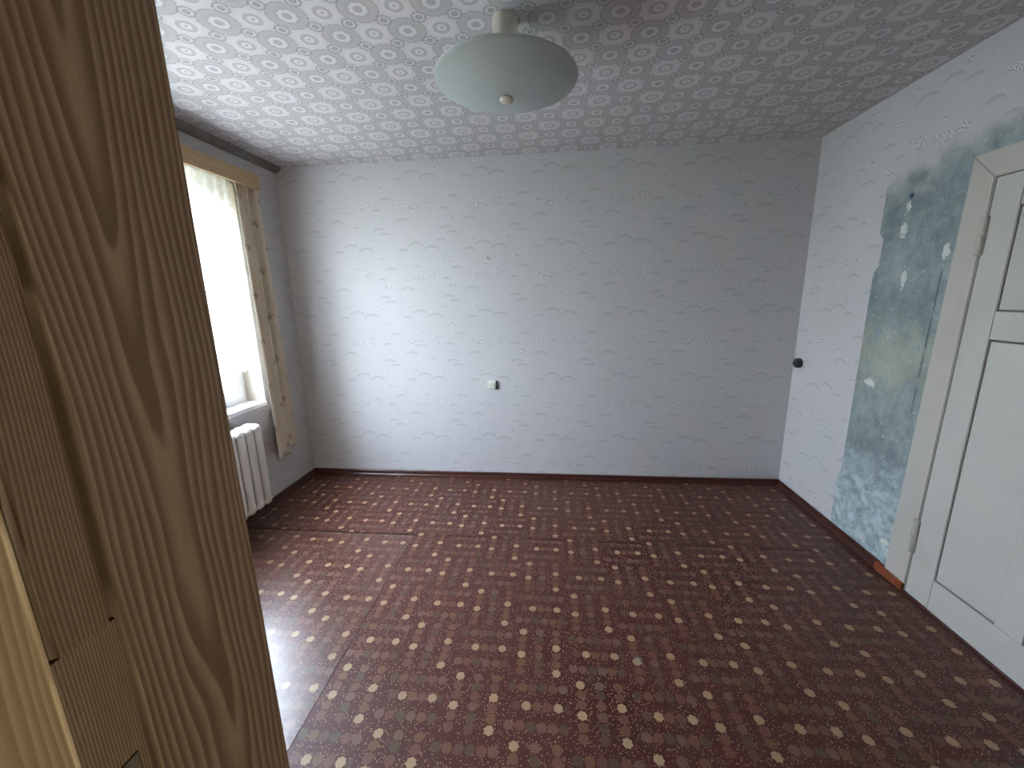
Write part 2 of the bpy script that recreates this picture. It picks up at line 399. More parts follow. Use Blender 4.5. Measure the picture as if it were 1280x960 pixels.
WP_BACK = wallpaper('wallpaper_back', 'x', 0.107)
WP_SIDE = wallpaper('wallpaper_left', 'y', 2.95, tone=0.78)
WP_RIGHT = wallpaper('wallpaper_right', 'y', 2.86, patch=True)
CEIL = ceiling_paper()
LINO_A = lino('lino_left', 0.34, 0.6, 0.45); LINO_B = lino('lino_main', 0.46, 0.4, 0.03)
SUBFLOOR = plain('subfloor', (0.05, 0.03, 0.02), 0.8)
SKIRT = plain('oxblood_paint', (0.060, 0.017, 0.012), 0.35, 0.5, 0.35, 18, 0.2)
SKIRT_O = plain('worn_orange_paint', (0.22, 0.062, 0.022), 0.4, 0.5, 0.45, 30, 0.2)
DOORW = paint_white('door_paint', (0.515, 0.505, 0.465)); FRAMEW = paint_white('door_frame_paint', (0.50, 0.475, 0.43))
GROOVE = plain('groove_dirt_shade', (0.17, 0.155, 0.135), 0.7)  # dirt and shade of the door's grooves and gaps in one dark colour
HINGE = plain('painted_hinge', (0.42, 0.405, 0.365), 0.4, 0.5, 0.2, 60)
WINW = plain('window_paint', (0.74, 0.74, 0.75), 0.35, 0.5, 0.04)
SILLM = plain('sill_paint', (0.70, 0.69, 0.68), 0.35, 0.5, 0.05)
REVEAL = plain('reveal_plaster', (0.45, 0.40, 0.33), 0.85, 0.2, 0.12, 12, 0.2)
RADM = plain('radiator_enamel', (0.70, 0.68, 0.665), 0.35, 0.5, 0.05, 12)
JAMBF = grain('jamb_grain_far', 'y', 1.7, (0.112, 0.076, 0.048), (0.222, 0.166, 0.113), 0.335)
JAMBN = grain('jamb_grain_near', 'y', 6.3, (0.108, 0.071, 0.043), (0.198, 0.143, 0.093), 0.12, 2200.0)
PATCHW = grain('jamb_patch_grain', 'y', 11.0, (0.116, 0.079, 0.050), (0.222, 0.166, 0.113), 0.14, 3000.0)
CASING = grain('casing_grain', 'x', 3.0, (0.40, 0.31, 0.185), (0.55, 0.45, 0.29), -0.46, 800.0)
PELM = grain('pelmet_wood', 'z', 2.0, (0.36, 0.25, 0.135), (0.44, 0.32, 0.19), 2.30, 1800.0, 0.5)
METAL = plain('dark_metal', (0.045, 0.040, 0.036), 0.45, 0.6, 0.3, 60); METAL.node_tree.nodes['Principled BSDF'].inputs['Metallic'].default_value = 0.6
CURT = curtain_fabric(); NET = net_fabric(); GLASS = glass_clear(); LAMPG = shade_glass()
CREAMP = plain('cream_plastic', (0.62, 0.57, 0.52), 0.4, 0.5, 0.04)
KNOBP = plain('lamp_knob_plastic', (0.66, 0.60, 0.52), 0.4, 0.5, 0.04)
SOCKP = plain('socket_plastic', (0.68, 0.70, 0.64), 0.35, 0.5, 0.05)
BLACKP = plain('black_bakelite', (0.012, 0.012, 0.014), 0.3, 0.5, 0.1)
COVE = dark_cove()
PLASTER = plain('plain_plaster', (0.34, 0.31, 0.27), 0.9, 0.1, 0.06)
HALLF = plain('hall_floor', (0.16, 0.09, 0.05), 0.5, 0.4, 0.2)
GRASS = plain('dry_grass', (0.16, 0.16, 0.11), 0.9, 0.1, 0.35, 3)
LEAF = plain('tree_leaves', (0.08, 0.16, 0.04), 0.7, 0.2, 0.35, 3)
BARK = plain('tree_bark', (0.12, 0.085, 0.06), 0.9, 0.1, 0.2, 8)

# ------------------------------------------------------------------ mesh helpers
def box(bm, x0, x1, y0, y1, z0, z1):
    vs = [bm.verts.new((x, y, z)) for x in (x0, x1) for y in (y0, y1) for z in (z0, z1)]
    for f in ((0, 1, 3, 2), (4, 6, 7, 5), (0, 4, 5, 1), (2, 3, 7, 6), (0, 2, 6, 4), (1, 5, 7, 3)):
        bm.faces.new([vs[i] for i in f])
    return bm
def bevbox(x0, x1, y0, y1, z0, z1, w=0.003, seg=2):
    bm = box(bmesh.new(), x0, x1, y0, y1, z0, z1)
    if w: bmesh.ops.bevel(bm, geom=list(bm.edges), offset=w, segments=seg, affect='EDGES', profile=0.6)
    return bm
def link(name, bm, mat, parent=None, smooth=False, auto=False):
    bmesh.ops.recalc_face_normals(bm, faces=list(bm.faces))
    me = bpy.data.meshes.new(name); bm.to_mesh(me); bm.free()
    for mm in (mat if isinstance(mat, list) else [mat]): me.materials.append(mm)
    if smooth:
        for p in me.polygons: p.use_smooth = True
    o = bpy.data.objects.new(name, me); C.objects.link(o)
    if parent is not None: o.parent = parent
    if smooth and auto:
        md = o.modifiers.new('split', 'EDGE_SPLIT'); md.split_angle = radians(40)
    return o
def struct(name, bm, mat, parent=None):
    o = link(name, bm, mat, parent)
    if parent is None: o['kind'] = 'structure'
    return o
def empty(name, loc=(0, 0, 0)):
    o = bpy.data.objects.new(name, None); C.objects.link(o); o.location = loc; o.empty_display_size = 0.1; return o
def tag(o, label, cat, group=None):
    o['label'] = label; o['category'] = cat
    if group: o['group'] = group
    return o
def quad_wall(bm, f, u0, u1, v0, v1, holes):
    """flat wall with rectangular holes; f(u, v, side) gives the point"""
    us = sorted({u0, u1, *[h[0] for h in holes], *[h[1] for h in holes]}); vs = sorted({v0, v1, *[h[2] for h in holes], *[h[3] for h in holes]})
    for a, b in zip(us, us[1:]):
        for c, d in zip(vs, vs[1:]):
            mu, mv = (a + b) / 2, (c + d) / 2
            if any(h[0] < mu < h[1] and h[2] < mv < h[3] for h in holes): continue
            pts = [f(*q) for q in ((a, c), (b, c), (b, d), (a, d))]
            bm.faces.new([bm.verts.new(p) for p in pts])
def wall_solid(name, axis, a, b, u0, u1, v0, v1, holes, mat, revmat=None):
    """solid wall between planes a (room face) and b along axis, holes lined"""
    bm = bmesh.new()
    g = (lambda p, u, v: (p, u, v)) if axis == 'x' else (lambda p, u, v: (u, p, v))
    quad_wall(bm, lambda u, v: g(a, u, v), u0, u1, v0, v1, holes)
    quad_wall(bm, lambda u, v: g(b, u, v), u0, u1, v0, v1, holes)
    def strip(ua, va, ub, vb, mi=0):
        f = bm.faces.new([bm.verts.new(p) for p in (g(a, ua, va), g(a, ub, vb), g(b, ub, vb), g(b, ua, va))]); f.material_index = mi
    for (p, q, r, s) in ((u0, v0, u1, v0), (u1, v0, u1, v1), (u1, v1, u0, v1), (u0, v1, u0, v0)): strip(p, q, r, s)
    for h in holes:
        for (p, q, r, s) in ((h[0], h[2], h[1], h[2]), (h[1], h[2], h[1], h[3]), (h[1], h[3], h[0], h[3]), (h[0], h[3], h[0], h[2])): strip(p, q, r, s, 1 if revmat else 0)
    bmesh.ops.remove_doubles(bm, verts=list(bm.verts), dist=1e-5)
    return struct(name, bm, [mat, revmat] if revmat else mat)
def lathe(prof, n=48, center=(0, 0, 0)):
    bm = bmesh.new(); rings = []
    for r, z in prof:
        if r < 1e-6: rings.append([bm.verts.new((center[0], center[1], center[2] + z))])
        else: rings.append([bm.verts.new((center[0] + r * cos(2 * pi * k / n), center[1] + r * sin(2 * pi * k / n), center[2] + z)) for k in range(n)])
    for A, B in zip(rings, rings[1:]):
        for k in range(n):
            k2 = (k + 1) % n
            if len(A) == 1 and len(B) == 1: continue
            if len(A) == 1: bm.faces.new((A[0], B[k], B[k2]))
            elif len(B) == 1: bm.faces.new((A[k], B[0], A[k2]))
            else: bm.faces.new((A[k], B[k], B[k2], A[k2]))
    return bm
def tube(bm, pts, r, n=10):
    rings = []; pts = [Vector(p) for p in pts]
    for i, p in enumerate(pts):
        d = (pts[min(i + 1, len(pts) - 1)] - pts[max(i - 1, 0)]).normalized()
        a = d.orthogonal().normalized() if i == 0 else (a - d * a.dot(d)).normalized()
        b = d.cross(a); rr = r[i] if isinstance(r, (list, tuple)) else r
        rings.append([bm.verts.new(p + (a * cos(2 * pi * k / n) + b * sin(2 * pi * k / n)) * rr) for k in range(n)])
    for A, B in zip(rings, rings[1:]):
        for k in range(n): bm.faces.new((A[k], A[(k + 1) % n], B[(k + 1) % n], B[k]))
    bm.faces.new(rings[0][::-1]); bm.faces.new(rings[-1])
    return bm

# ------------------------------------------------------------------ room shell
floor = struct('floor', box(bmesh.new(), XL - 0.25, XR + 0.25, YF - 0.02, YB + 0.2, -0.15, -0.003), SUBFLOOR)
def lino_sheet(x0, x1, y0, y1, top, mat, lift=0.0):
    bm = bmesh.new(); nx, ny = max(2, int((x1 - x0) / .12)), max(2, int((y1 - y0) / .12))
    g = [[bm.verts.new((x0 + (x1 - x0) * i / nx, y0 + (y1 - y0) * j / ny, top + lift * sin(9 * i / nx) * sin(7 * j / ny))) for j in range(ny + 1)] for i in range(nx + 1)]
    for i in range(nx):
        for j in range(ny): bm.faces.new((g[i][j], g[i + 1][j], g[i + 1][j + 1], g[i][j + 1]))
    ext = bmesh.ops.extrude_face_region(bm, geom=list(bm.faces))
    for v in ext['geom']:
        if isinstance(v, bmesh.types.BMVert): v.co.z = -0.003
    return link('lino_sheet', bm, mat, floor, smooth=True, auto=True)
lino_sheet(XL, -0.8945, YF, 2.242, 0.0012, LINO_A, 0.0004)
lino_sheet(-0.8925, XR, YF, 2.256, 0.0, LINO_B, 0.0004)
lino_sheet(XL, XR, 2.2595, YB, 0.0008, LINO_B, 0.0004)

struct('ceiling', box(bmesh.new(), XL - 0.25, XR + 0.25, YF - 0.2, YB + 0.2, ZC, ZC + 0.15), CEIL)
struct('wall_back', box(bmesh.new(), XL - 0.25, XR + 0.25, YB, YB + 0.2, -0.1, ZC + 0.1), WP_BACK)
WY0, WY1, WZ0, WZ1 = 1.04, 2.664, 0.755, 2.27
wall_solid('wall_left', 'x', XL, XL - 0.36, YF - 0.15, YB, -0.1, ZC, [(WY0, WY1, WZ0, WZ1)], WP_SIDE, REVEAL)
DY0, DY1, DZ1 = 1.02, 1.955, 1.935
wall_solid('wall_right', 'x', XR, XR + 0.16, YF - 0.15, YB, -0.1, ZC, [(DY0, DY1, -0.02, DZ1)], WP_RIGHT)
DH = 2.06
bm = bmesh.new()
box(bm, XL - 0.02, JX - 0.045, YH, YF, -0.05, ZC); box(bm, JR + 0.045, XR + 0.02, YH, YF, -0.05, ZC); box(bm, JX - 0.045, JR + 0.045, YH, YF, DH + 0.045, ZC)
struct('wall_front', bm, PLASTER)
# hall the photographer stands in
struct('wall_hall', box(bmesh.new(), -1.6, 1.4, -1.75, -1.65, -0.05, ZC), PLASTER)
struct('wall_hall_left', box(bmesh.new(), -1.7, -1.6, -1.65, YH, -0.05, ZC), PLASTER)
struct('wall_hall_right', box(bmesh.new(), 1.4, 1.5, -1.65, YH, -0.05, ZC), PLASTER)
struct('ceiling_hall', box(bmesh.new(), -1.7, 1.5, -1.75, YH, ZC, ZC + 0.1), PLASTER)
struct('floor_hall', box(bmesh.new(), -1.7, 1.5, -1.75, YF - 0.0005, -0.15, -0.0), HALLF)

# dark grey-brown cove strip where the ceiling paper meets the window wall
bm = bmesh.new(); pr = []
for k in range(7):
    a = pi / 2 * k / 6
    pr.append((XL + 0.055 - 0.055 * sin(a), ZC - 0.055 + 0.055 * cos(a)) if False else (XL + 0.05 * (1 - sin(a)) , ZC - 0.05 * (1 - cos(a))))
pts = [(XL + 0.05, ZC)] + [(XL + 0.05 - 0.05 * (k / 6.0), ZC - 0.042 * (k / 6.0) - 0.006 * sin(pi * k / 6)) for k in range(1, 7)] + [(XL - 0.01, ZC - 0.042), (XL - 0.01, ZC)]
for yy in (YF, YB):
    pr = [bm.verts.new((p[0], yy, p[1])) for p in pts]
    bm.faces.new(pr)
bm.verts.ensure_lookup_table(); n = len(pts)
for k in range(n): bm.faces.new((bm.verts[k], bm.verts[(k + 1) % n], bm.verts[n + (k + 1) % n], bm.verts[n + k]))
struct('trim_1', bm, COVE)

# baseboards: low moulded strip with a rounded top and a quarter round at the foot
def skirting(name, mat, path, inward):
    """path: two end points of the wall line, inward: unit vector into the room"""
    prof = [(0, 0), (0.030, 0), (0.030, 0.010), (0.024, 0.018), (0.016, 0.021), (0.0155, 0.040), (0.011, 0.045), (0, 0.045)]
    bm = bmesh.new(); rings = []
    for p in path: rings.append([bm.verts.new((p[0] + inward[0] * a, p[1] + inward[1] * a, b)) for a, b in prof])
    k = len(prof)
    for i in range(k): bm.faces.new((rings[0][i], rings[0][(i + 1) % k], rings[1][(i + 1) % k], rings[1][i]))
    bm.faces.new(rings[0]); bm.faces.new(rings[1][::-1])
    return struct(name, bm, mat)
skirting('baseboard_back', SKIRT, ((XL, YB), (XR, YB)), (0, -1))
skirting('baseboard_left', SKIRT, ((XL, YF), (XL, YB - 0.031)), (1, 0))
skirting('baseboard_right', SKIRT, ((XR, 2.12), (XR, YB - 0.031)), (-1, 0))
bm = bevbox(XR - 0.032, XR - 0.0005, 1.944, 2.119, 0.0, 0.044, 0.006)
struct('trim_2', bm, SKIRT_O)

# ------------------------------------------------------------------ door in the right wall
door = empty('door_1', (XR, 1.49, 0)); door['kind'] = 'structure'
def dl(name, bm, mat, parent=door, **k):
    o = link(name, bm, mat, parent, **k)
    if parent is door: o.matrix_parent_inverse = Matrix.Translation(-Vector((XR, 1.49, 0)))
    return o
FX = XR - 0.020      # face of the architrave
def mitre(y0, y1, y0t, y1t, z0, z0t, z1t, flip=1):
    """vertical architrave leg with a mitred head; outer edge y1, inner y0"""
    bm = bmesh.new(); L = []
    for x in (FX, XR - 0.0002):
        L.append([bm.verts.new(p) for p in ((x, y0, z0), (x, y1, z0), (x, y1t, z1t), (x, y0t, z0t))])
    bm.faces.new(L[0]); bm.faces.new(L[1][::-1])
    for k in range(4): bm.faces.new((L[0][k], L[0][(k + 1) % 4], L[1][(k + 1) % 4], L[1][k]))
    bmesh.ops.bevel(bm, geom=list(bm.edges), offset=0.003, segments=2, affect='EDGES')
    return bm
HW, HZ = 0.106, 1.929
legL = dl('architrave', mitre(1.9435, 2.070, 1.9255, 2.030, 0.0, HZ, 2.034), FRAMEW)
dl('architrave', mitre(1.035, 0.93, 1.035, 0.93, 0.0, HZ, 2.036), FRAMEW)
bm = bmesh.new(); L = []
for x in (FX, XR - 0.0002):
    L.append([bm.verts.new(p) for p in ((x, 1.0352, HZ + 0.0005), (x, 1.925, HZ + 0.0005), (x, 2.0295, 2.0345), (x, 0.931, 2.0345))])
bm.faces.new(L[0]); bm.faces.new(L[1][::-1])
for k in range(4): bm.faces.new((L[0][k], L[0][(k + 1) % 4], L[1][(k + 1) % 4], L[1][k]))
bmesh.ops.bevel(bm, geom=list(bm.edges), offset=0.003, segments=2, affect='EDGES')
dl('architrave', bm, FRAMEW)
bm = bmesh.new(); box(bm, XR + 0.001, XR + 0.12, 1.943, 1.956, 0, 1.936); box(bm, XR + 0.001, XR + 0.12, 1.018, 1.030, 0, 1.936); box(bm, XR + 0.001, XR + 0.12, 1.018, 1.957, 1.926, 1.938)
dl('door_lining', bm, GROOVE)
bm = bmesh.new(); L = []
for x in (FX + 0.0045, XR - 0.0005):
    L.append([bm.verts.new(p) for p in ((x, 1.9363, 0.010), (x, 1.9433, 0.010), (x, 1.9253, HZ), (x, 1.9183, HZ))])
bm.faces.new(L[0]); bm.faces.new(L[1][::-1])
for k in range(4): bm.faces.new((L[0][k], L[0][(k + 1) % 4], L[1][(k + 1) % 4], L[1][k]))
dl('gap_shade_strip', bm, GROOVE)  # dark strip filling the door gap, its colour standing in for shade
dl('gap_shade_strip', box(bmesh.new(), FX + 0.0045, XR - 0.0005, 1.036, 1.9175, 1.9228, HZ), GROOVE)
# leaf: backing board, stiles and rails proud, five flush panels set in a groove
LX = XR - 0.0185
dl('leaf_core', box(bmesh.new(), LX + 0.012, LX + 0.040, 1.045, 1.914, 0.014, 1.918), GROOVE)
YS = [1.040, 1.190, 1.455, 1.552, 1.812, 1.936]     # right stile | panel | muntin | panel | left stile
def leafpart(name, y0, y1, z0, z1, x=LX, t=0.013, b=0.0025): return dl(name, bevbox(x, x + t, y0, y1, z0, z1, b), DOORW)
bm = bmesh.new(); box(bm, LX, LX + 0.013, YS[4], YS[5], 0.010, 1.9225)
for v in bm.verts:
    if v.co.y > 1.9 and v.co.z > 1: v.co.y = 1.918
bmesh.ops.bevel(bm, geom=list(bm.edges), offset=0.0025, segments=2, affect='EDGES'); dl('stile', bm, DOORW)
leafpart('stile', YS[0], YS[1], 0.010, 1.922)
leafpart('rail', YS[1] + .0003, YS[4] - .0003, 0.010, 0.166); leafpart('rail', YS[1] + .0003, YS[4] - .0003, 1.287, 1.399); leafpart('rail', YS[1] + .0003, YS[4] - .0003, 1.80, 1.922)
leafpart('muntin', YS[2], YS[3], 0.1663, 1.2867)
G = 0.0085
leafpart('panel', YS[3] + 0.0004, YS[4] - G, 0.166 + G, 1.287 - G, LX + 0.0015, 0.011, 0.002)
leafpart('panel', YS[1] + G, YS[2] - G, 0.166 + G, 1.287 - G, LX + 0.0015, 0.011, 0.002)
leafpart('panel', YS[1] + G, YS[4] - G, 1.399 + G, 1.80 - G, LX + 0.0015, 0.011, 0.002)
for (z0, z1, yc) in ((1.624, 1.780, 1.925), (0.228, 0.402, 1.940)):
    h = dl('hinge', lathe([(0, 0), (0.011, 0.0), (0.0145, 0.003), (0.0145, (z1 - z0) / 2 - 0.0015), (0.0105, (z1 - z0) / 2), (0.0145, (z1 - z0) / 2 + 0.0015), (0.0145, z1 - z0 - 0.003), (0.009, z1 - z0), (0, z1 - z0)], 20, (FX - 0.003, yc, z0)), HINGE, smooth=True, auto=True)
bm = bevbox(XR - 0.030, XR + 0.12, 1.03, 1.944, 0.0, 0.009, 0.003)
dl('threshold', bm, SKIRT)
# handle on the far stile
hb = dl('door_handle', tube(bmesh.new(), [(LX - 0.001, 1.10, 1.03), (LX - 0.045, 1.10, 1.03), (LX - 0.052, 1.108, 1.03), (LX - 0.052, 1.20, 1.028)], 0.0085, 12), HINGE, smooth=True)
link('handle_plate', bevbox(LX - 0.004, LX + 0.0005, 1.083, 1.117, 0.93, 1.09, 0.0015), HINGE, hb).matrix_parent_inverse = hb.matrix_world.inverted()
bpy.context.view_layer.update()
for o in list(hb.children): o.matrix_parent_inverse = Matrix.Identity(4)

# ------------------------------------------------------------------ window in the left wall
win = empty('window_1', (XL, 1.85, WZ0)); win['kind'] = 'structure'
def wl(name, bm, mat, parent=None, **k):
    o = link(name, bm, mat, parent or win, **k)
    if parent is None: o.matrix_parent_inverse = Matrix.Translation(-Vector((XL, 1.85, WZ0)))
    return o
FX0, FX1 = -2.33, -2.262
z0, z1 = 0.787, WZ1 - 0.001
wl('window_frame', bevbox(FX0, FX1, WY1 - 0.058, WY1 - 0.001, z0, z1), WINW); wl('window_frame', bevbox(FX0, FX1, WY0 + 0.001, WY0 + 0.058, z0, z1), WINW)
wl('window_frame', bevbox(FX0, FX1, WY0 + 0.0585, WY1 - 0.0585, z0, z0 + 0.035), WINW); wl('window_frame', bevbox(FX0, FX1, WY0 + 0.0585, WY1 - 0.0585, z1 - 0.045, z1), WINW)
ym = (WY0 + WY1) / 2
for (a, b) in ((ym + 0.003, WY1 - 0.060), (WY0 + 0.060, ym - 0.003)):
    bm = bmesh.new(); A0, A1, B0, B1 = a, b, z0 + 0.037, z1 - 0.047; W = 0.072; X0, X1 = FX0 + 0.012, FX1 + 0.012
    for q in ((A0, A0 + W, B0, B1), (A1 - W, A1, B0, B1), (A0 + W, A1 - W, B0, B0 + W), (A0 + W, A1 - W, B1 - W, B1)):
        t = bevbox(X0, X1, *q, 0.004); me = bpy.data.meshes.new('t'); t.to_mesh(me); t.free(); bm.from_mesh(me); bpy.data.meshes.remove(me)
    s = wl('sash', bm, WINW)
    g = link('pane', box(bmesh.new(), (X0 + X1) / 2 - 0.002, (X0 + X1) / 2 + 0.002, A0 + W - 0.004, A1 - W + 0.004, B0 + W - 0.004, B1 - W + 0.004), GLASS, s)
    gk = bmesh.new(); c0 = (X0 + X1) / 2 + 0.004
    for q in ((A0 + W, A0 + W + .008, B0 + W, B1 - W), (A1 - W - .008, A1 - W, B0 + W, B1 - W), (A0 + W, A1 - W, B0 + W, B0 + W + .008), (A0 + W, A1 - W, B1 - W - .008, B1 - W)): box(gk, c0, c0 + 0.005, *q)
    link('gasket', gk, HINGE, s)
    hy = A1 if a > ym else A0
    hd = lathe([(0, 0), (0.008, 0.0), (0.010, 0.004), (0.010, 0.05), (0.007, 0.056), (0, 0.056)], 16, (FX1 + 0.018, hy, B0 + 0.03)); link('sash_hinge', hd, WINW, s, smooth=True, auto=True)
hnd = bmesh.new(); box(hnd, FX1 + 0.0115, FX1 + 0.022, ym + 0.028, ym + 0.052, 1.46, 1.56); tube(hnd, [(FX1 + 0.02, ym + 0.04, 1.53), (FX1 + 0.05, ym + 0.04, 1.53), (FX1 + 0.055, ym + 0.04, 1.52), (FX1 + 0.055, ym + 0.04, 1.42)], 0.008, 10)
wl('window_handle', hnd, WINW)
sill = wl('window_sill', bevbox(FX1 - 0.02, XL + 0.012, WY0 + 0.001, WY1 - 0.001, 0.7555, 0.786, 0.005, 3), SILLM)

# ------------------------------------------------------------------ pelmet, curtain, net
pel = empty('curtain_pelmet', (-2.06, 1.85, 2.25))
tag(pel, 'light wooden pelmet board fixed above the window, hiding the curtain rail', 'pelmet')
def pp(name, bm, mat, par, loc, **k):
    o = link(name, bm, mat, par, **k); o.matrix_parent_inverse = Matrix.Translation(-Vector(loc)); return o
PL = (-2.06, 1.85, 2.25)
pp('fascia_board', bevbox(-2.016, -2.000, 0.93, 2.772, 2.248, 2.342, 0.002), PELM, pel, PL)
pp('top_board', bevbox(XL + 0.0005, -2.0165, 0.93, 2.772, 2.327, 2.341, 0.0015), PELM, pel, PL)
pp('end_board', bevbox(XL + 0.0005, -2.0165, 2.757, 2.771, 2.25, 2.3265, 0.001), PELM, pel, PL); pp('end_board', bevbox(XL + 0.0005, -2.0165, 0.931, 0.945, 2.25, 2.3265, 0.001), PELM, pel, PL)
rl_ = bmesh.new(); box(rl_, -2.078, -2.066, 0.95, 2.755, 2.300, 2.3265); box(rl_, -2.102, -2.094, 0.95, 2.755, 2.300, 2.3265)
pp('curtain_rail', rl_, WINW, pel, PL)
pp('edge_strip', bevbox(-2.0195, -2.0165, 0.95, 2.75, 2.2455, 2.25, 0.0005), plain('brass_strip', (0.50, 0.44, 0.32), 0.35, 0.6), pel, PL)

def cloth(name, fpos, nu, nv, wu, vfun, mat, thick=0.0012, parent=None):
    """fpos(s, t): s across 0..1, t from top 0 to hem 1. uv in metres"""
    bm = bmesh.new(); uvl = bm.loops.layers.uv.new('uv'); g = []
    for i in range(nu + 1): g.append([bm.verts.new(fpos(i / nu, j / nv)) for j in range(nv + 1)])
    for i in range(nu):
        for j in range(nv):
            f = bm.faces.new((g[i][j], g[i][j + 1], g[i + 1][j + 1], g[i + 1][j])); f.smooth = True
            for lp, (a, b) in zip(f.loops, ((i, j), (i, j + 1), (i + 1, j + 1), (i + 1, j))): lp[uvl].uv = (wu * a / nu, vfun(b / nv))
    me = bpy.data.meshes.new(name); bm.to_mesh(me); bm.free(); me.materials.append(mat)
    o = bpy.data.objects.new(name, me); C.objects.link(o)
    if thick:
        md = o.modifiers.new('thick', 'SOLIDIFY'); md.thickness = thick; md.offset = 0
    if parent: o.parent = parent
    return o
def curtain_pos(s, t):
    # gathered into three soft folds; the deep gap lies at about two thirds
    y0 = 2.580 + 0.045 * t; y1 = 2.838 + 0.042 * t
    y = y0 + (y1 - y0) * s
    ph = 0.8 + 2 * pi * (s * 2.6 + 0.07 * sin(3.1 * t + 1))
    amp = 0.016 + 0.004 * t
    x = -2.053 + amp * sin(ph) + 0.006 * sin(2 * pi * 6 * s + 2 * t) * (1 - t)
    gap = math.exp(-((s - (0.64 + 0.03 * sin(4 * t))) / 0.035) ** 2) + 0.6 * math.exp(-((s - 0.36 + 0.04 * t) / 0.03) ** 2) * (1 - t) ** 2
    x -= 0.042 * gap
    x = max(x, XL + 0.008)
    y += 0.010 * sin(2 * pi * s * 3) * t
    zb = 0.335 + (0.030 if s > 0.66 else 0.0) * 1.0 + 0.008 * sin(9 * s) + 0.012 * s
    return (x, y, 2.296 + (zb - 2.296) * t)
cu = cloth('curtain', curtain_pos, 90, 60, 0.62, lambda t: 1.95 * (1 - t), CURT, 0.0014)
tag(cu, 'long cream curtain with small brown leaf sprigs, drawn to the right of the window', 'curtain')
def net_pos(s, t):
    y = 1.02 + (2.61 - 1.02) * s
    x = -2.092 + 0.0065 * sin(2 * pi * 20 * s + 1.3 * sin(3 * t)) + 0.002 * sin(2 * pi * 8 * s)
    zb = 1.045 + 0.018 * abs(sin(pi * 12 * s)) - 0.01
    return (x, y, 2.30 + (zb - 2.30) * t)
ne = cloth('net_curtain', net_pos, 340, 30, 2.4, lambda t: 1.26 * (1 - t), NET, 0)
tag(ne, 'white lace net curtain with scalloped hem hanging in front of the window', 'net curtain')

# ------------------------------------------------------------------ cast iron radiator
rad = empty('radiator', (-2.035, 1.85, 0.11))
tag(rad, 'white cast-iron column radiator below the window sill', 'radiator')
def rad_section():
    bm = bmesh.new()
    for xc in (-0.050, 0.050):           # two oval columns
        n, rings = 18, []
        for z, k in ((0.035, 0.8), (0.06, 1), (0.54, 1), (0.555, 0.85)):
            rings.append([bm.verts.new((xc + 0.0175 * k * cos(2 * pi * i / n), 0.0285 * k * sin(2 * pi * i / n), z)) for i in range(n)])
        for A, B in zip(rings, rings[1:]):
            for i in range(n): bm.faces.new((A[i], A[(i + 1) % n], B[(i + 1) % n], B[i]))
        bm.faces.new(rings[0][::-1]); bm.faces.new(rings[-1])
    # rounded top and bottom headers, tapering toward their ends like an arched shoulder
    for zc, s in ((0.555, 1), (0.035, -1)):
        rings = []; m_ = 17
        for i in range(m_):
            t = -1 + 2 * i / (m_ - 1); x = t * 0.0685
            hh = 0.030 * (max(0.0, 1 - abs(t) ** 5.0)) ** 0.5 + 0.001; ww = 0.0355 * (max(0.0, 1 - abs(t) ** 6)) ** 0.5 + 0.001
            rings.append([bm.verts.new((x, ww * cos(2 * pi * k / 16) * (1 if True else 0), zc + hh * sin(2 * pi * k / 16) + 0.004 * s * (1 - t * t))) for k in range(16)])
        for A, B in zip(rings, rings[1:]):
            for k in range(16): bm.faces.new((A[k], A[(k + 1) % 16], B[(k + 1) % 16], B[k]))
        bm.faces.new(rings[0][::-1]); bm.faces.new(rings[-1])
    return bm
first = None; NS, SP = 15, 0.076
for k in range(NS):
    yy = 2.385 - SP * k - 1.85
    if first is None:
        first = link('radiator_section', rad_section(), RADM, rad, smooth=True, auto=True); o = first
    else:
        o = first.copy(); C.objects.link(o); o.parent = rad
    o.location = (0, yy, -0.002)
for zc in (0.553, 0.033):
    o = link('plug', lathe([(0, 0), (0.021, 0), (0.021, 0.010), (0.012, 0.016), (0, 0.016)], 18), RADM, rad, smooth=True, auto=True); o.location = (0, 2.385 - 1.85 + 0.032, zc); o.rotation_euler = (radians(-90), 0, 0)
for k in (2.3, 12.4):
    bm = bmesh.new(); tube(bm, [(XL + 2.035 + 0.001, 0, 0.0), (-0.02, 0, 0.0), (0.02, 0, 0.0), (0.03, 0, 0.012)], 0.008, 10)
    o = link('wall_bracket', bm, RADM, rad, smooth=True); o.location = (0, 2.385 - SP * (int(k) + 0.5) - 1.85, 0.0)
bm = bmesh.new(); yE = 2.385 - SP * (NS - 1) - 0.03 - 1.85
tube(bm, [(0, yE + 0.005, 0.033), (0, yE - 0.08, 0.033), (0, yE - 0.105, 0.02), (0, yE - 0.11, -0.01), (0, yE - 0.11, -0.109)], 0.012, 12)
link('supply_pipe', bm, RADM, rad, smooth=True)

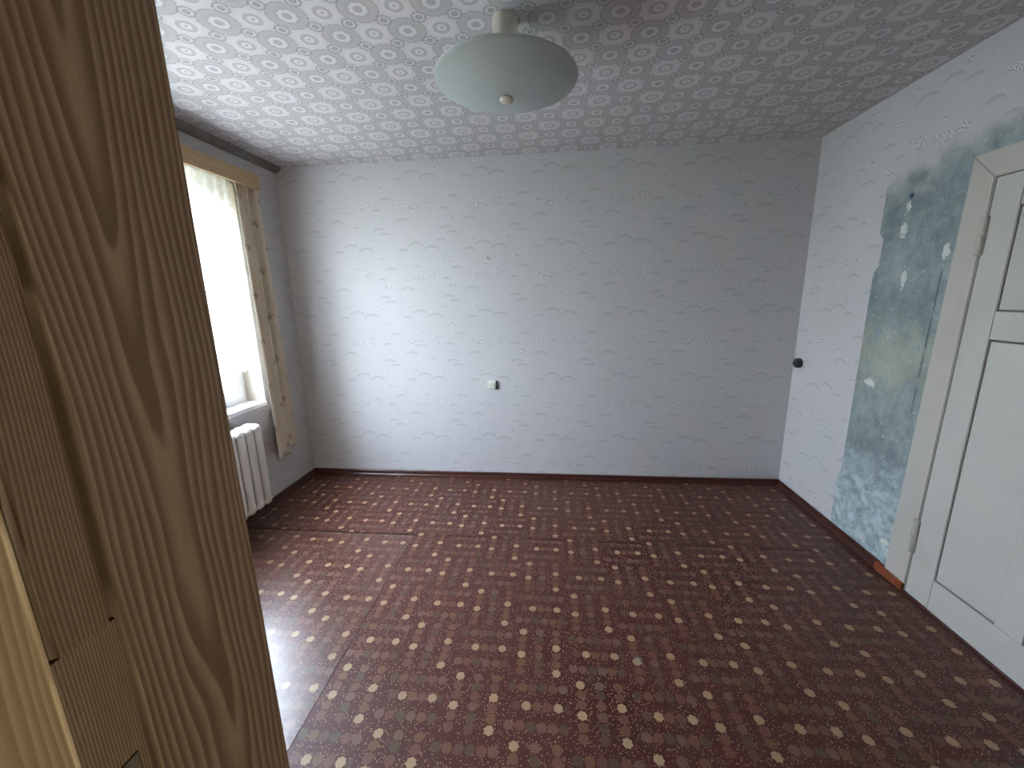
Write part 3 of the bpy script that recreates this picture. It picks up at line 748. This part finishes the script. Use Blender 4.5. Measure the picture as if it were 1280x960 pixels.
# ------------------------------------------------------------------ ceiling lamp
LP = Vector((-0.178, 1.711, 2.295))
lamp = empty('ceiling_lamp', (LP.x, LP.y, ZC))
tag(lamp, 'flush ceiling lamp with a wide frosted glass dish and a cream knob', 'ceiling lamp')
R_, D_ = 0.268, 0.057
prof = []
for k in range(25):
    t = k / 24; prof.append((R_ * t, -D_ * (1 - t * t) ** 1.0))
prof[-1] = (R_, 0.0)
prof += [(R_ + 0.002, 0.003), (R_ - 0.001, 0.005)]
for k in range(24, -1, -1):
    t = k / 24; prof.append(((R_ - 0.004) * t, -D_ * (1 - t * t) + 0.0045))
sh = link('glass_shade', lathe(prof, 96), LAMPG, lamp, smooth=True)
sh.location = LP - Vector((LP.x, LP.y, ZC)); sh.rotation_euler = (-0.018, 0.013, 0)
kn = link('knob', lathe([(0, -0.020), (0.012, -0.0195), (0.021, -0.016), (0.0255, -0.010), (0.026, -0.005), (0.023, 0.0), (0.010, 0.002), (0, 0.002)], 32), KNOBP, lamp, smooth=True)
kn.location = (LP.x - LP.x, 0, LP.z - D_ - ZC)
cp = link('canopy', lathe([(0, -0.0005), (0.046, -0.0005), (0.047, -0.004), (0.045, -0.10), (0.041, -0.165), (0.030, -0.18), (0, -0.182)], 40), CREAMP, lamp, smooth=True, auto=True)
rod = link('rod', tube(bmesh.new(), [(0, 0, -0.18), (0, 0, LP.z - D_ - ZC)], 0.005, 10), METAL, lamp, smooth=True)
lh = link('lamp_holder', lathe([(0, 0), (0.02, 0), (0.02, -0.035), (0.014, -0.045), (0.024, -0.065), (0.026, -0.082), (0, -0.1)][::1], 20), CREAMP, lamp, smooth=True); lh.location = (0.07, 0, -0.1); lh.rotation_euler = (0, radians(-50), 0)

# ------------------------------------------------------------------ small things on the walls
so = empty('wall_socket', (-0.489, YB, 0.808)); tag(so, 'small off-white surface socket low in the middle of the back wall', 'socket')
o = link('socket_box', bevbox(-0.037, 0.032, -0.020, -0.0003, -0.034, 0.034, 0.004, 3), SOCKP, so)
bm = bmesh.new(); box(bm, -0.030, 0.025, -0.023, -0.0195, -0.027, 0.027)
bmesh.ops.bevel(bm, geom=list(bm.edges), offset=0.0012, segments=1, affect='EDGES'); link('cover_plate', bm, SOCKP, so)
for xx in (0.008, -0.015): link('contact_hole', lathe([(0, 0), (0.0032, 0), (0.0032, 0.0012), (0, 0.0012)], 14), BLACKP, so).matrix_parent_inverse = Matrix.Translation((xx, -0.0229, 0.002)) @ Matrix.Rotation(radians(90), 4, 'X')
link('side_shadow', bevbox(0.032, 0.0385, -0.019, -0.0005, -0.034, 0.034, 0.001), METAL, so)  # dark strip painting the shadow along the socket's right side
hk = tube(bmesh.new(), [(0, 0.006, 0.012), (0, -0.012, 0.012), (0.001, -0.017, 0.004), (0.004, -0.018, -0.006), (0.010, -0.019, -0.009), (0.016, -0.019, -0.004), (0.018, -0.019, 0.008)], 0.0022, 8)
h = link('wall_hook', hk, METAL, None, smooth=True); h.location = (-0.495, YB, 1.79); tag(h, 'tiny dark metal hook screwed in the back wall above the socket', 'hook')
bk = empty('junction_box', (XR, 3.055, 0.99)); tag(bk, 'round black bakelite box on the right wall by the corner', 'switch')
o = link('box_body', lathe([(0, 0), (0.033, 0), (0.035, 0.004), (0.035, 0.026), (0.031, 0.034), (0.018, 0.038), (0, 0.038)], 32), BLACKP, bk, smooth=True, auto=True); o.rotation_euler = (0, radians(-90), 0)
o = link('box_cap', lathe([(0, 0), (0.014, 0), (0.013, 0.007), (0.009, 0.010), (0, 0.010)], 24), BLACKP, bk, smooth=True, auto=True); o.location = (-0.038, 0, 0); o.rotation_euler = (0, radians(-90), 0)
wp = link('wall_plug', lathe([(0, 0), (0.011, 0), (0.010, 0.006), (0.006, 0.009), (0, 0.007)], 12), plain('blue_plastic', (0.045, 0.115, 0.23), 0.5), None, smooth=True)
wp.location = (XR, 2.337, 1.952); wp.rotation_euler = (0, radians(-90), 0); tag(wp, 'small blue plastic wall plug at the top of the scraped blue-green strip', 'wall plug')

# ------------------------------------------------------------------ grained door frame around the camera's doorway
dr = empty('door_2', (JX, YF, 0)); dr['kind'] = 'structure'
def jl(name, bm, mat, parent=None):
    o = link(name, bm, mat, parent or dr); o.matrix_parent_inverse = Matrix.Translation(-Vector((JX, YF, 0))) if parent is None else Matrix.Identity(4); return o
YFAR, YREB, YNEAR = 0.416, 0.266, 0.2135
# left jamb: far board proud, rebate 12 mm deeper on the hall side
post = jl('jamb_post', bevbox(JX - 0.05, JX, YREB, YFAR, 0, DH, 0.0025, 2), JAMBF)
ST, SB = 1.083, 0.93                       # strike plate slot top and bottom
PT = 1.219                                  # let-in patch top
reb = bmesh.new(); RX = JX - 0.004
box(reb, RX - 0.05, RX, YNEAR + 0.0045, YREB - 0.0005, PT, DH); box(reb, RX - 0.05, RX, YNEAR + 0.0045, YREB - 0.0005, 0, 0.80)
bmesh.ops.bevel(reb, geom=[e for e in reb.edges if abs(e.verts[0].co.z - e.verts[1].co.z) > 0.5], offset=0.006, segments=3, affect='EDGES')
jl('jamb_rebate', reb, JAMBN)
pt = bmesh.new(); PX = RX - 0.0016
box(pt, PX - 0.045, PX, YNEAR + 0.0045, YREB - 0.0015, 0.802, SB); box(pt, PX - 0.045, PX, YNEAR + 0.0045, YREB - 0.0015, ST, PT - 0.0008)
box(pt, PX - 0.045, PX, YNEAR + 0.0045, 0.228, SB, ST); box(pt, PX - 0.045, PX, 0.2565, YREB - 0.0015, SB, ST)
jl('patch_block', pt, PATCHW)
stp = bmesh.new(); box(stp, PX - 0.003, PX - 0.0008, 0.2285, 0.256, SB + 0.001, 0.985); box(stp, PX - 0.003, PX - 0.0008, 0.2285, 0.256, 1.040, ST - 0.003); box(stp, PX - 0.003, PX - 0.0008, 0.2285, 0.234, 0.985, 1.04); box(stp, PX - 0.003, PX - 0.0008, 0.250, 0.256, 0.985, 1.04)
jl('strike_plate', stp, plain('strike_metal', (0.11, 0.095, 0.075), 0.4, 0.6, 0.3, 40))
jl('strike_pocket', box(bmesh.new(), PX - 0.045, PX - 0.03, 0.228, 0.2565, SB, ST), METAL)
# right jamb and head
jl('jamb_post', bevbox(JR, JR + 0.045, YREB, YFAR, 0, DH, 0.0025), JAMBF); jl('jamb_rebate', bevbox(JR + 0.009, JR + 0.045, YNEAR + 0.0045, YREB - 0.0005, 0, DH, 0.004), JAMBN)
jl('head_board', bevbox(JX - 0.0445, JR + 0.0445, YREB, YFAR, DH + 0.0005, DH + 0.045, 0.0025), JAMBF); jl('head_rebate', bevbox(JX - 0.0445, JR + 0.0445, YNEAR + 0.0045, YREB - 0.0005, DH + 0.009, DH + 0.045, 0.003), JAMBN)
# hall-side casing
jl('casing', bevbox(JX - 0.17, RX, YNEAR, YNEAR + 0.004, 0, DH + 0.10, 0.0015), CASING)
jl('casing', bevbox(JR + 0.0095, JR + 0.15, YNEAR, YNEAR + 0.004, 0, DH + 0.10, 0.003), CASING)
jl('casing', bevbox(RX, JR + 0.009, YNEAR, YNEAR + 0.004, DH + 0.0095, DH + 0.10, 0.003), CASING)

# ------------------------------------------------------------------ outside
struct('trim_3', box(bmesh.new(), -40, XL - 0.9, -25, 30, -1.6, -1.5), GRASS)
def tree(loc, hgt, rad_, seed, label):
    random.seed(seed); t = empty('garden_tree', loc); tag(t, label, 'tree', None)
    link('trunk', tube(bmesh.new(), [(0, 0, 0), (0.05, 0.03, hgt * .3), (-0.03, 0.05, hgt * .65)], [0.16, 0.12, 0.07], 10), BARK, t, smooth=True)
    bm = bmesh.new()
    for k in range(2600):
        a, b = random.random() * 2 * pi, math.acos(2 * random.random() - 1); r = rad_ * (0.55 + 0.5 * random.random())
        c = Vector((r * sin(b) * cos(a), r * sin(b) * sin(a), r * 1.1 * cos(b) + hgt * 0.72))
        d = Vector((random.gauss(0, 1), random.gauss(0, 1), random.gauss(0, 1))).normalized(); e = d.orthogonal().normalized(); s = 0.20 + 0.14 * random.random()
        f = d.cross(e)
        bm.faces.new([bm.verts.new(c + q) for q in (e * s, f * s * .5, -e * s, -f * s * .5)])
    link('foliage', bm, LEAF, t)
tree((-9.2, 10.3, -1.5), 6.8, 2.1, 3, 'green leafy tree outside, seen blurred through the net curtain')
